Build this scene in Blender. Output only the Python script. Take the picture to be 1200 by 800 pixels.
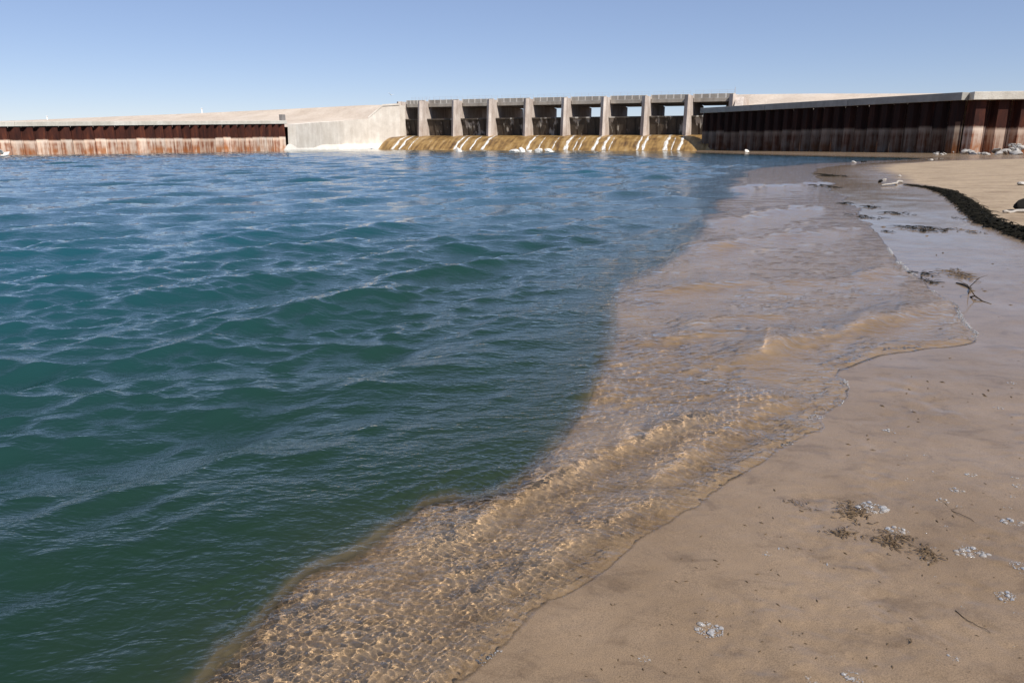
import bpy, bmesh, math, random
import numpy as np
from mathutils import Vector, Matrix

for o in list(bpy.data.objects):
    bpy.data.objects.remove(o)
SC = bpy.context.scene
COL = SC.collection
R = math.radians

# ------------------------------------------------------------------ camera
FPX = 870.0            # focal length in pixels of the 1200 px wide photograph
HORIZON = 167.0        # row of the horizon in the photograph
CAMH = 1.6
PITCH = math.atan((400.0 - HORIZON) / FPX)
cd = bpy.data.cameras.new('camera')
cam = bpy.data.objects.new('camera', cd)
COL.objects.link(cam)
cam.location = (0, 0, CAMH)
cam.rotation_euler = (math.pi / 2 - PITCH, 0, 0)
cd.sensor_width = 36.0
cd.lens = FPX / 1200 * 36.0
cd.clip_start = 0.05
cd.clip_end = 20000
SC.camera = cam

# ------------------------------------------------------------------ light
SUN_AZ = math.atan2(0.59, -0.81)      # direction towards the sun, measured from +Y towards +X
SUN_EL = R(46)
world = bpy.data.worlds.new('World')
SC.world = world
world.use_nodes = True
wn = world.node_tree.nodes
wl = world.node_tree.links
wn.clear()
sky = wn.new('ShaderNodeTexSky')
sky.sky_type = 'NISHITA'
sky.sun_disc = False
sky.sun_elevation = SUN_EL
sky.sun_rotation = SUN_AZ
sky.altitude = 1800
sky.air_density = 1.0
sky.dust_density = 0.08
sky.ozone_density = 1.8
bg = wn.new('ShaderNodeBackground')
bg.inputs['Strength'].default_value = 0.078
wo = wn.new('ShaderNodeOutputWorld')
wt = wn.new('ShaderNodeMix'); wt.data_type = 'RGBA'; wt.blend_type = 'MULTIPLY'
wt.inputs[0].default_value = 1.0
wt.inputs[7].default_value = (1.0, .955, 1.06, 1)      # camera white balance
wl.new(sky.outputs[0], wt.inputs[6])
wh = wn.new('ShaderNodeMix'); wh.data_type = 'RGBA'      # thin even haze over the whole sky
wh.inputs[0].default_value = .28
wh.inputs[7].default_value = (4.3, 5.6, 8.4, 1)
wl.new(wt.outputs[2], wh.inputs[6])
wl.new(wh.outputs[2], bg.inputs[0])
wl.new(bg.outputs[0], wo.inputs[0])
sd = bpy.data.lights.new('sun', 'SUN')
sd.energy = 4.6
sd.angle = R(0.53)
sd.color = (1.0, 0.945, 0.87)
sun = bpy.data.objects.new('sun', sd)
COL.objects.link(sun)
sun_dir = Vector((math.sin(SUN_AZ) * math.cos(SUN_EL), math.cos(SUN_AZ) * math.cos(SUN_EL), math.sin(SUN_EL)))
sun.rotation_euler = (-sun_dir).to_track_quat('-Z', 'Y').to_euler()
sd.cycles.is_caustics_light = True
SC.view_settings.view_transform = 'Standard'
SC.view_settings.look = 'None'
SC.view_settings.exposure = 0.30
SC.view_settings.gamma = 1.0
SC.view_settings.use_curve_mapping = False
SC.cycles.use_denoising = True
SC.cycles.max_bounces = 8
SC.cycles.transparent_max_bounces = 8
SC.cycles.caustics_refractive = True
SC.cycles.caustics_reflective = False
SC.cycles.sample_clamp_indirect = 4.0

# ------------------------------------------------------------------ helpers
def P(px, py, z=0.0):
    """Point of the plane at height z seen at pixel (px, py) of the photograph."""
    dx, dy = (px - 600.0) / FPX, (400.0 - py) / FPX
    d = Vector((dx, math.cos(PITCH) + dy * math.sin(PITCH), -math.sin(PITCH) + dy * math.cos(PITCH)))
    t = (z - CAMH) / d.z
    return Vector((d.x * t, d.y * t, z))

def PD(px, py, dist):
    """Point on the ray through a pixel at horizontal distance dist ahead (y = dist)."""
    dx, dy = (px - 600.0) / FPX, (400.0 - py) / FPX
    d = Vector((dx, math.cos(PITCH) + dy * math.sin(PITCH), -math.sin(PITCH) + dy * math.cos(PITCH)))
    t = dist / d.y
    return Vector((d.x * t, dist, CAMH + d.z * t))

def PP(pts):
    return np.array([[P(*p).x, P(*p).y] for p in pts])

def seg_dist(x, y, poly, closed=False):
    """unsigned distance to a polyline"""
    n = len(poly)
    if x.size == 1:
        q = np.asarray(poly)
        A = q if closed else q[:-1]
        E = (np.roll(q, -1, 0) if closed else q[1:]) - A
        dxy = np.array([float(x.ravel()[0]), float(y.ravel()[0])]) - A
        t = np.clip((dxy * E).sum(1) / ((E * E).sum(1) + 1e-12), 0, 1)
        return np.sqrt((((dxy - t[:, None] * E) ** 2).sum(1)).min()).reshape(x.shape)
    best = np.full(x.shape, 1e9, np.float32)
    for i in range(n if closed else n - 1):
        a, b = poly[i], poly[(i + 1) % n]
        ex, ey = b[0] - a[0], b[1] - a[1]
        L = ex * ex + ey * ey + 1e-12
        t = np.clip(((x - a[0]) * ex + (y - a[1]) * ey) / L, 0, 1)
        d = (x - a[0] - t * ex) ** 2 + (y - a[1] - t * ey) ** 2
        np.minimum(best, d, out=best)
    return np.sqrt(best)

def inside(x, y, poly):
    if x.size == 1:
        q = np.asarray(poly)
        r = np.roll(q, -1, 0)
        xx, yy = float(x.ravel()[0]), float(y.ravel()[0])
        k = (q[:, 1] > yy) != (r[:, 1] > yy)
        with np.errstate(all='ignore'):
            k &= xx < (r[:, 0] - q[:, 0]) * (yy - q[:, 1]) / (r[:, 1] - q[:, 1]) + q[:, 0]
        return np.full(x.shape, k.sum() % 2 == 1)
    c = np.zeros(x.shape, bool)
    n = len(poly)
    for i in range(n):
        x1, y1 = poly[i]
        x2, y2 = poly[(i + 1) % n]
        if y1 == y2:
            continue
        k = ((y1 > y) != (y2 > y)) & (x < (x2 - x1) * (y - y1) / (y2 - y1) + x1)
        c ^= k
    return c

def smooth_line(p, it=2):
    p = np.array(p, float)
    for _ in range(it):
        q = [p[0]]
        for i in range(len(p) - 1):
            q.append(p[i] * .75 + p[i + 1] * .25)
            q.append(p[i] * .25 + p[i + 1] * .75)
        q.append(p[-1])
        p = np.array(q)
    return p

def hash2(ix, iy, seed):
    h = (ix.astype(np.int64) * 374761393 + iy.astype(np.int64) * 668265263 + seed * 1442695041) & 0xffffffff
    h = ((h ^ (h >> 13)) * 1274126177) & 0xffffffff
    return ((h ^ (h >> 16)) & 0xffff).astype(np.float32) / 65535.0

def vnoise(x, y, seed=0):
    ix, iy = np.floor(x), np.floor(y)
    fx, fy = x - ix, y - iy
    fx = fx * fx * fx * (fx * (fx * 6 - 15) + 10); fy = fy * fy * fy * (fy * (fy * 6 - 15) + 10)
    a, b = hash2(ix, iy, seed), hash2(ix + 1, iy, seed)
    c, d = hash2(ix, iy + 1, seed), hash2(ix + 1, iy + 1, seed)
    return (a + (b - a) * fx) * (1 - fy) + (c + (d - c) * fx) * fy - 0.5

def fbm(x, y, oct=4, seed=0):
    s, a, r = 0, 1.0, 0
    c, q = math.cos(0.6), math.sin(0.6)
    for k in range(oct):
        s = s + a * vnoise(x, y, seed + k * 17)
        x, y = (x * c - y * q) * 2.03 + 3.1, (x * q + y * c) * 2.03 + 1.7
        a *= 0.5
    return s

def sstep(a, b, v):
    t = np.clip((v - a) / (b - a), 0, 1)
    return t * t * (3 - 2 * t)

class NT:
    """small helper for node materials"""
    def __init__(s, name):
        s.m = bpy.data.materials.new(name)
        s.m.use_nodes = True
        s.t = s.m.node_tree
        s.t.nodes.clear()
        s.out = s.n('ShaderNodeOutputMaterial')
    def n(s, typ, **kw):
        nd = s.t.nodes.new(typ)
        for k, v in kw.items():
            setattr(nd, k, v)
        return nd
    def l(s, a, b):
        s.t.links.new(a, b)
    def set(s, node, **kw):
        for k, v in kw.items():
            sock = node.inputs[k.replace('_', ' ')]
            if hasattr(v, 'is_linked') or isinstance(v, bpy.types.NodeSocket):
                s.l(v, sock)
            else:
                sock.default_value = v
        return node
    def coords(s, kind='Object', scale=(1, 1, 1), rot=(0, 0, 0)):
        tc = s.n('ShaderNodeTexCoord')
        mp = s.n('ShaderNodeMapping')
        mp.inputs['Scale'].default_value = scale
        mp.inputs['Rotation'].default_value = rot
        s.l(tc.outputs[kind], mp.inputs['Vector'])
        return mp.outputs[0]
    def pos(s, scale=(1, 1, 1), rot=(0, 0, 0)):
        g = s.n('ShaderNodeNewGeometry')
        mp = s.n('ShaderNodeMapping')
        mp.inputs['Scale'].default_value = scale
        mp.inputs['Rotation'].default_value = rot
        s.l(g.outputs['Position'], mp.inputs['Vector'])
        return mp.outputs[0]
    def noise(s, vec, scale=1, detail=4, rough=.55, dist=0):
        k = s.n('ShaderNodeTexNoise')
        s.l(vec, k.inputs['Vector'])
        k.inputs['Scale'].default_value = scale
        k.inputs['Detail'].default_value = detail
        k.inputs['Roughness'].default_value = rough
        k.inputs['Distortion'].default_value = dist
        return k.outputs['Fac']
    def ramp(s, fac, stops, interp='LINEAR'):
        r = s.n('ShaderNodeValToRGB')
        s.l(fac, r.inputs[0])
        cr = r.color_ramp
        cr.interpolation = interp
        while len(cr.elements) < len(stops):
            cr.elements.new(0.5)
        for e, (p, c) in zip(cr.elements, stops):
            e.position = p
            e.color = (*c, 1) if len(c) == 3 else c
        return r.outputs[0]
    def val(s, fac, a, b, c=0., d=1.):
        r = s.n('ShaderNodeMapRange')
        s.l(fac, r.inputs[0])
        for i, v in enumerate((a, b, c, d)):
            r.inputs[i + 1].default_value = v
        return r.outputs[0]
    def math(s, op, a, b=None):
        k = s.n('ShaderNodeMath', operation=op)
        for i, v in enumerate((a, b)):
            if v is None:
                continue
            if isinstance(v, (int, float)):
                k.inputs[i].default_value = v
            else:
                s.l(v, k.inputs[i])
        return k.outputs[0]
    def mix(s, fac, a, b, mode='MIX'):
        k = s.n('ShaderNodeMix', data_type='RGBA', blend_type=mode)
        for i, v in ((0, fac), (6, a), (7, b)):
            if isinstance(v, (int, float)):
                k.inputs[i].default_value = v
            elif isinstance(v, tuple):
                k.inputs[i].default_value = (*v, 1) if len(v) == 3 else v
            else:
                s.l(v, k.inputs[i])
        return k.outputs[2]
    def bump(s, h, strength=.5, dist=.01, normal=None):
        b = s.n('ShaderNodeBump')
        s.l(h, b.inputs['Height'])
        b.inputs['Strength'].default_value = strength
        b.inputs['Distance'].default_value = dist
        if normal is not None:
            s.l(normal, b.inputs['Normal'])
        return b.outputs[0]
    def attr(s, name):
        a = s.n('ShaderNodeAttribute')
        a.attribute_name = name
        return a.outputs['Fac']
    def principled(s, **kw):
        p = s.n('ShaderNodeBsdfPrincipled')
        s.set(p, **kw)
        s.l(p.outputs[0], s.out.inputs[0])
        return p

def tag(o, label=None, cat=None, group=None, kind=None):
    if label: o['label'] = label
    if cat: o['category'] = cat
    if group: o['group'] = group
    if kind: o['kind'] = kind
    return o

def link(name, mesh, parent=None, mat=None):
    o = bpy.data.objects.new(name, mesh)
    COL.objects.link(o)
    if parent is not None:
        o.parent = parent
    if mat is not None and not mesh.materials:
        mesh.materials.append(mat)
    return o

def grid_mesh(name, X, Y, Z, keep=None, attrs=None):
    nr, nc = X.shape
    v = np.stack([X, Y, Z], -1).reshape(-1, 3).astype(np.float32)
    idx = np.arange(nr * nc, dtype=np.int32).reshape(nr, nc)
    q = np.stack([idx[:-1, :-1], idx[:-1, 1:], idx[1:, 1:], idx[1:, :-1]], -1)
    if keep is not None:
        kq = keep[:-1, :-1] | keep[:-1, 1:] | keep[1:, 1:] | keep[1:, :-1]
        q = q[kq]
    q = q.reshape(-1, 4)
    used = np.zeros(nr * nc, bool)
    used[q.ravel()] = True
    remap = np.cumsum(used) - 1
    v = v[used]
    q = remap[q].astype(np.int32)
    me = bpy.data.meshes.new(name)
    me.vertices.add(len(v))
    me.vertices.foreach_set('co', v.ravel())
    me.loops.add(q.size)
    me.loops.foreach_set('vertex_index', q.ravel())
    me.polygons.add(len(q))
    me.polygons.foreach_set('loop_start', np.arange(0, q.size, 4, dtype=np.int32))
    me.polygons.foreach_set('use_smooth', np.ones(len(q), bool))
    me.update(calc_edges=True)
    for k, a in (attrs or {}).items():
        at = me.attributes.new(k, 'FLOAT', 'POINT')
        at.data.foreach_set('value', a.reshape(-1)[used].astype(np.float32))
    return me

# ------------------------------------------------------------------ shore plan (traced from the photograph on the water plane)
S_PX = [(300, 1060), (430, 915), (545, 800), (600, 752), (655, 705), (710, 662), (765, 625), (830, 585), (880, 550), (930, 522),
        (965, 505), (958, 488), (985, 470), (990, 450), (974, 437), (985, 425), (1030, 412), (1090, 407), (1160, 397),
        (1135, 380), (1120, 355), (1085, 335), (1058, 312), (1048, 298), (1020, 268), (1000, 245), (978, 222), (958, 206),
        (950, 199), (978, 194), (1030, 190.5), (1095, 186.6), (1088, 184.9), (1000, 183.5), (900, 181.2), (830, 179), (812, 178)]
B_PX = [(60, 1010), (150, 900), (240, 800), (295, 735), (370, 692), (440, 650), (478, 612), (550, 592), (600, 556), (640, 520),
        (690, 472), (722, 420), (735, 388), (727, 352), (760, 320), (812, 290), (842, 262), (832, 245), (850, 225), (865, 206),
        (885, 198), (930, 193.2), (1000, 189.6), (1070, 186.9), (1080, 185.2), (1000, 184.0), (900, 181.8), (830, 179.7), (806, 178.6)]
F_PX = [([(470, 662), (540, 628), (600, 592), (660, 562), (720, 532), (790, 505), (850, 488)], 0.043),
        ([(870, 424), (940, 398), (1010, 385), (1075, 368), (1108, 352)], 0.060),
        ([(735, 402), (800, 398), (860, 388), (930, 392)], 0.019),
        ([(820, 296), (890, 281), (960, 273), (1005, 262)], 0.065),
        ([(800, 385), (850, 372), (930, 372)], 0.019),
        ([(760, 575), (840, 515), (905, 470), (960, 468)], 0.026),
        ([(840, 262), (900, 250), (960, 243)], 0.072),
        ([(930, 335), (1000, 325), (1050, 316)], 0.038),
        ([(965, 436), (1030, 415), (1090, 409), (1160, 399)], 0.020),
        ([(545, 722), (640, 662), (720, 610), (790, 578)], 0.020),
        ([(745, 345), (820, 338), (900, 330)], 0.032),
        ([(860, 222), (930, 217), (985, 214)], 0.072)]
S_LINE = smooth_line(PP(S_PX), 1)
B_LINE = smooth_line(PP(B_PX), 1)
LAND = np.vstack([S_LINE, [(45, 175), (600, 175), (600, -200), (-2, -200), (-2, -5)]])
DEEP = np.vstack([B_LINE, [(42, 175), (42, 260), (-900, 260), (-900, -200), (-3, -200), (-3, -5)]])

def shore(x, y):
    ds = seg_dist(x, y, S_LINE)
    db = seg_dist(x, y, B_LINE)
    s = np.where(inside(x, y, LAND), ds, -ds)      # > 0 on land
    b = np.where(inside(x, y, DEEP), db, -db)      # > 0 over deep water
    # wandering edges
    sc_ = np.clip(y * .22, .35, 3.0)
    s = s + .13 * sc_ * fbm(x * 1.7 / sc_, y * 1.7 / sc_, 6, 61)
    b = b + .34 * sc_ * fbm(x * 1.3 / sc_ + 7, y * 1.3 / sc_, 6, 63)
    return s, b

def sand_z(x, y, s, b, detail=True):
    u = np.clip(-s, 0, None) / (np.clip(-s, 0, None) + np.clip(-b, 0, None) + 1e-5)
    up = 0.30 * (1 - np.exp(-np.clip(s, 0, None) * 0.07))
    shelf = -0.048 * u ** 0.6
    bb = np.clip(b, 0, None)
    soft = 0.10 + 0.30 * sstep(3.2, 5, y) * (1 - sstep(6, 8, y)) + 0.05 * sstep(14, 25, y)
    deep = -0.048 - 0.60 * (1 - np.exp(-bb / soft)) - 0.45 * bb
    z = np.where(s > 0, up, np.where(b > 0, deep, shelf))
    z = np.maximum(z, -4.0)
    if detail:
        z = z + 0.018 * fbm(x * .7, y * .7, 3, 5) * sstep(0.2, 2.5, s)
        z = z + 0.006 * fbm(x * 3.1, y * 3.1, 4, 9) * np.where(s > 0, sstep(0, .5, s), 1)
        near = 1 - sstep(4, 9, y)
        pit = sstep(.02, .25, fbm(x * 2.3 + 4, y * 2.3, 3, 88))
        z = z + .010 * near * pit * fbm(x * 9, y * 9, 3, 15) * np.where(s > 0, sstep(.1, .4, s), .5)
        z = z + 0.0022 * near * fbm(x * 22, y * 22, 3, 21) * np.where(s > 0, .6, 1.0)
    return z

def rows(y0, y1, a, cap0, cap1):
    out = [y0]
    while out[-1] < y1:
        y = out[-1]
        st = min(y * y / (FPX * CAMH) * a * (.78 if y < 4.2 else 1.0), cap0 if y < 60 else cap0 + (cap1 - cap0) * min(1, (y - 60) / 60))
        out.append(y + max(st, .004))
    return np.array(out)

def cols(n, inner, outer, extra):
    c = np.linspace(-inner, inner, n)
    t = np.linspace(0, 1, extra + 1)[1:]
    e = inner + (outer - inner) * t ** 2
    return np.concatenate([-e[::-1], c, e])

# ------------------------------------------------------------------ sand
def sand_material():
    N = NT('sand')
    wet = N.attr('wet')
    p = N.pos()
    n1 = N.noise(p, 1.3, 6, .6)
    n2 = N.noise(p, 9, 5, .6)
    n3 = N.noise(p, 260, 2, .5)
    n4 = N.noise(N.pos((1, 2.2, 1), (0, 0, .6)), .33, 4, .6)
    dry = N.ramp(n2, [(.3, (.32, .235, .15)), (.7, (.42, .32, .215))])
    n6 = N.noise(N.pos((1, 1.6, 1), (0, 0, .3)), .55, 7, .65, .5)
    dry = N.mix(1.0, dry, N.ramp(n6, [(.36, (.74, .71, .68)), (.5, (1, 1, 1)), (.64, (1.08, 1.07, 1.05))]), 'MULTIPLY')
    wetc = N.ramp(n1, [(.3, (.195, .130, .074)), (.7, (.265, .184, .112))])
    w2 = N.math('ADD', wet, N.math('MULTIPLY', N.math('SUBTRACT', n4, .5), .5))
    wm = N.val(w2, .35, .65)
    c = N.mix(wm, dry, wetc)
    grain = N.ramp(n3, [(.3, (.66, .66, .66)), (.5, (1, 1, 1)), (.72, (1.22, 1.22, 1.22))])
    c = N.mix(1.0, c, grain, 'MULTIPLY')
    mott = N.noise(N.pos((1, 1.5, 1), (0, 0, .7)), 4.0, 8, .68, .6)
    c = N.mix(1.0, c, N.ramp(mott, [(.34, (.70, .68, .66)), (.46, (.97, .97, .97)), (.62, (1.05, 1.05, 1.05))]), 'MULTIPLY')
    h = N.math('ADD', N.math('MULTIPLY', n2, .6), N.math('MULTIPLY', n3, .12))
    b = N.bump(h, .35, .02)
    bs = N.bump(n2, .06, .01)
    N.principled(Base_Color=c, Roughness=.8, Normal=b, Specular_IOR_Level=.25,
                 Coat_Weight=N.math('MULTIPLY', wm, N.val(n1, .3, .6, .7, 1.0)), Coat_Roughness=N.math('ADD', N.val(N.attr('sheen'), 0, 1, .26, .05), N.val(n2, .3, .7, 0, .08)), Coat_IOR=1.33, Coat_Normal=bs)
    return N.m

def build_sand():
    ry = np.concatenate([[-150, -60, -20, -6, -2, .2], rows(.9, 185, 2.0, .4, 1.0), [230, 400, 900, 3000, 9000]])
    cs = cols(560, .95, 9, 26)
    Y, C = np.meshgrid(ry, cs, indexing='ij')
    X = C * np.maximum(np.abs(Y), 8 * (Y < 0) + .9)
    s, b = shore(X, Y)
    Z = sand_z(X, Y, s, b)
    far = Y > 190
    Z = np.where(far, 0.3, Z)
    wet = np.clip(1.0 - (s - 0.0) / 6.0, 0, 1)
    # the dry upper beach lies landward of the wrack line
    wl_ = smooth_line(PP(WRACK_PX), 2)
    dryp = np.vstack([wl_, PP([(1055, 207), (1030, 199), (1040, 194), (1095, 189.5), (1200, 187.5), (1500, 187)]), [(90, -20)]])
    dn = inside(X, Y, dryp)
    dw = seg_dist(X, Y, dryp, True) / np.clip(Y * .035, .3, 2.5)
    wet = np.where(dn, np.clip(.5 - dw * .4, 0, 1), np.clip(.5 + dw * .35, 0, 1))
    wet = np.where((Y > 60) & ~dn, .72, wet)
    wet = np.maximum(wet, 1 - sstep(0, 1.2, s))
    me = grid_mesh('sand', X, Y, Z, None, {'wet': wet, 'sheen': np.maximum(1 - sstep(.15, 1.4, s / np.clip(Y * .22, .5, 3.5)), .45 + .6 * fbm(X * .9, Y * .9, 3, 44))})
    o = link('beach', me, None, sand_material())
    tag(o, 'wet brown sand beach sloping up to a dry tan sand spit', None, None, 'structure')
    o.cycles.is_caustics_receiver = True
    return o

WRACK_PX = [(1330, 330), (1260, 298), (1200, 276), (1170, 266), (1150, 256), (1132, 240), (1115, 228), (1090, 220), (1065, 217)]

# ------------------------------------------------------------------ water
def water_material():
    N = NT('lake_water')
    dep = N.attr('depth')
    dist = N.n('ShaderNodeCameraData')
    # small wind ripples
    r1 = N.noise(N.pos((1.0, 2.0, 1), (0, 0, -.45)), 5.0, 3, .6, .3)
    r2 = N.noise(N.pos((1.0, 1.7, 1), (0, 0, .35)), 17.0, 3, .6, .3)
    deepf = N.val(dep, .05, .5)
    r0 = N.noise(N.pos((1.0, 2.2, 1), (0, 0, -.5)), 1.6, 3, .6, .3)
    h = N.math('ADD', N.math('ADD', N.math('MULTIPLY', r1, 1.0), N.math('MULTIPLY', r2, .22)), N.math('MULTIPLY', N.math('MULTIPLY', r0, N.val(deepf, 0, 1, 1, 0)), 1.2))
    bst = N.n('ShaderNodeBump')
    N.l(h, bst.inputs['Height'])
    bst.inputs['Distance'].default_value = .045
    N.l(N.val(deepf, 0, 1, .50, .44), bst.inputs['Strength'])
    nrm = bst.outputs[0]
    geo = N.n('ShaderNodeNewGeometry')
    dot = N.n('ShaderNodeVectorMath', operation='DOT_PRODUCT')
    N.l(geo.outputs['Incoming'], dot.inputs[0])
    N.l(nrm, dot.inputs[1])
    cosv = N.math('MINIMUM', N.math('ABSOLUTE', dot.outputs['Value']), 1.0)
    schlick = N.math('ADD', .02, N.math('MULTIPLY', .98, N.math('POWER', N.math('SUBTRACT', 1.0, cosv), 5.0)))
    refr = N.n('ShaderNodeBsdfRefraction')
    N.set(refr, Color=(1.42, 1.39, 1.31, 1), Roughness=0.0, IOR=1.33)
    N.l(nrm, refr.inputs['Normal'])
    body = N.n('ShaderNodeBsdfDiffuse')
    bc = N.ramp(N.val(dep, 0, 4.0), [(.0, (.12, .092, .050)), (.03, (.055, .052, .028)), (.08, (.022, .034, .018)), (.24, (.011, .030, .018)), (.55, (.010, .043, .043)), (1., (.010, .062, .082))])
    N.l(bc, body.inputs['Color'])
    thin = N.n('ShaderNodeMixShader')
    tp = N.n('ShaderNodeBsdfTransparent')
    N.l(N.val(N.attr('film'), .001, .005, 0, .95), thin.inputs[0])
    N.l(tp.outputs[0], thin.inputs[1])
    N.l(refr.outputs[0], thin.inputs[2])
    ms = N.n('ShaderNodeMixShader')
    op = N.math('SUBTRACT', 1.0, N.math('POWER', 2.718, N.math('MULTIPLY', N.math('MAXIMUM', N.math('SUBTRACT', dep, .043), 0.0), -15.0)))
    op = N.math('MAXIMUM', op, N.math('MINIMUM', N.attr('murk'), .95))
    N.l(op, ms.inputs[0])
    N.l(thin.outputs[0], ms.inputs[1])
    N.l(body.outputs[0], ms.inputs[2])
    gl = N.n('ShaderNodeBsdfGlossy')
    N.set(gl, Color=(1, 1, 1, 1), Roughness=.04)
    N.l(nrm, gl.inputs['Normal'])
    m2 = N.n('ShaderNodeMixShader')
    N.l(schlick, m2.inputs[0])
    N.l(ms.outputs[0], m2.inputs[1])
    N.l(gl.outputs[0], m2.inputs[2])
    N.l(m2.outputs[0], N.out.inputs[0])
    return N.m

def build_water():
    rng = np.random.default_rng(7)
    ry = np.concatenate([[-150, -50, -15, -3, .2], rows(1.0, 183, .95, .32, .6)])
    cs = cols(920, .93, 9, 24)
    Y, C = np.meshgrid(ry, cs, indexing='ij')
    X = (C * np.maximum(np.abs(Y), 8 * (Y < 0) + .9)).astype(np.float32)
    Y = Y.astype(np.float32)
    s, b = shore(X, Y)
    dy = np.gradient(ry)[:, None] * np.ones_like(X)
    dx = np.abs(np.gradient(X, axis=1))
    res = np.maximum(dy, dx).astype(np.float32)
    zs = sand_z(X, Y, s, b, False)
    out = sstep(-.15, 2.2, b) * .92 + .08 * sstep(-.6, 0, b)
    out = np.where((Y > 55) & (X > 15), out * .35, out)
    DX = np.zeros_like(X); DY = np.zeros_like(X); Z = np.zeros_like(X)
    # open water: wind waves running towards the beach
    gust = 1.0 + .55 * fbm(X * .16, Y * .16, 3, 77)
    for k in range(74):
        lam = 3.4 * (.052 ** (k / 73.0)) * rng.uniform(.92, 1.08)
        th = math.atan2(-.82, .52) + rng.normal(0, .42 if lam > 1 else .6)
        kk = 2 * math.pi / lam
        slope = .040 * (.60 if lam > 2.2 else .92 if lam > .9 else 1.05 if lam > .45 else 1.35)
        a = slope / kk
        ph = rng.uniform(0, 6.283)
        cx, cy = math.cos(th), math.sin(th)
        f = sstep(2.2, 4.5, lam / res)
        arg = (kk * (cx * X + cy * Y) + ph).astype(np.float32)
        sn, cn = np.sin(arg), np.cos(arg)
        w = f * a
        Z += w * cn
        DX -= .9 * w * cx * sn
        DY -= .9 * w * cy * sn
    Z *= out * gust
    DX *= out; DY *= out
    # thin sheet over the sand shelf: short ripples
    shelf = (1 - sstep(-.05, .5, b)) * sstep(-.03, .03, -s)
    zf = np.zeros_like(X)
    for k in range(52):
        lam = .9 * (.02 ** ((k / 51.0) ** .8)) * rng.uniform(.9, 1.1)
        th = math.atan2(-.75, .55) + rng.normal(0, 1.1)
        kk = 2 * math.pi / lam
        f = sstep(1.9, 3.2, lam / res)
        zf += f * ((.016 if lam > .16 else .040 if lam > .06 else .062) / kk) * np.cos(kk * (math.cos(th) * X + math.sin(th) * Y) + rng.uniform(0, 6.283))
    patch = .38 + 1.05 * sstep(-.30, .30, fbm(X * 1.5, Y * 1.5, 3, 33))
    Z += zf * shelf * patch * (1 - .30 * sstep(5, 12, Y))
    base = .010 * (1 - sstep(-.2, .8, b))
    for pl, hgt in F_PX:
        ln = smooth_line(PP(pl), 2)
        d = seg_dist(X, Y, ln)
        # sign: positive on the landward (lower) side of the front
        e = ln[-1] - ln[0]
        L = np.hypot(*e)
        al = ((X - ln[0, 0]) * e[0] + (Y - ln[0, 1]) * e[1]) / (L * L)
        near = np.argmin(((X[::8, ::8, None] - ln[None, None, ::2, 0]) ** 2 + (Y[::8, ::8, None] - ln[None, None, ::2, 1]) ** 2), -1) if False else None
        sg = np.zeros_like(X)
        best = np.full(X.shape, 1e9, np.float32)
        for i in range(len(ln) - 1):
            p0, p1 = ln[i], ln[i + 1]
            ex, ey = p1 - p0
            t = np.clip(((X - p0[0]) * ex + (Y - p0[1]) * ey) / (ex * ex + ey * ey), 0, 1)
            dd = (X - p0[0] - t * ex) ** 2 + (Y - p0[1] - t * ey) ** 2
            k = dd < best
            best = np.where(k, dd, best)
            sg = np.where(k, (X - p0[0]) * ey - (Y - p0[1]) * ex, sg)
        sd_ = np.where(sg > 0, d, -d)
        wd = np.clip(.020 * Y, .05, .5)
        prof = np.where(sd_ > 0, np.exp(-(sd_ / wd) ** 2), np.exp(-(sd_ / (wd * 2.6)) ** 2))
        ends = sstep(-.05, .15, al) * (1 - sstep(.85, 1.05, al))
        lump = 1 + 1.1 * fbm(X * 3 / np.clip(Y * .25, .6, 3), Y * 3 / np.clip(Y * .25, .6, 3), 3, 51)
        base = base + hgt * prof * ends * lump * (1 - sstep(-.1, .6, b))
    Z += base
    lip = -np.clip(s, 0, None) * .22 - .010 * sstep(-.09, .02, s)
    Z += np.where(s > -.2, lip, 0)
    depth = np.clip(-zs, .0, 5) + np.clip(Z, -.1, .3) * .3
    depth = np.where(b > 0, np.clip(depth, .05, 5), np.clip(-zs, 0, .06))
    film = Z - sand_z(X, Y, s, b)
    keep = (s < .22) & (film > -.03)
    me = grid_mesh('water', X + DX, Y + DY, Z, keep, {'depth': depth, 'film': np.clip(film, 0, 1), 'murk': sstep(-.13, .01, b / np.clip(Y * .16, .7, 2.2)) * (.86 + .6 * fbm(X * 2.2, Y * 2.2, 3, 91))})
    o = link('lake', me, None, water_material())
    tag(o, 'choppy blue green lake water running up the sand shelf in a thin rippled sheet', None, None, 'structure')
    o.cycles.is_caustics_caster = True
    return o


# ------------------------------------------------------------------ materials of the dam
def concrete_material(name, light=(.56, .475, .40), dark=(.25, .195, .15), streak=.5):
    N = NT(name)
    p = N.pos()
    n1 = N.noise(p, .35, 6, .65)
    n2 = N.noise(N.pos((1.6, 1.6, .18)), .9, 5, .6)       # vertical run-off streaks
    n3 = N.noise(p, 6, 4, .6)
    f = N.math('ADD', N.math('MULTIPLY', n1, 1 - streak), N.math('MULTIPLY', n2, streak))
    c = N.ramp(f, [(.34, dark), (.5, tuple((a + b) / 2 for a, b in zip(light, dark))), (.62, light)])
    c = N.mix(.35, c, N.ramp(n3, [(.3, (.7, .7, .7)), (.7, (1.1, 1.08, 1.05))]), 'MULTIPLY')
    N.principled(Base_Color=c, Roughness=.88, Specular_IOR_Level=.2, Normal=N.bump(N.math('ADD', n3, n1), .5, .06))
    return N.m

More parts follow.
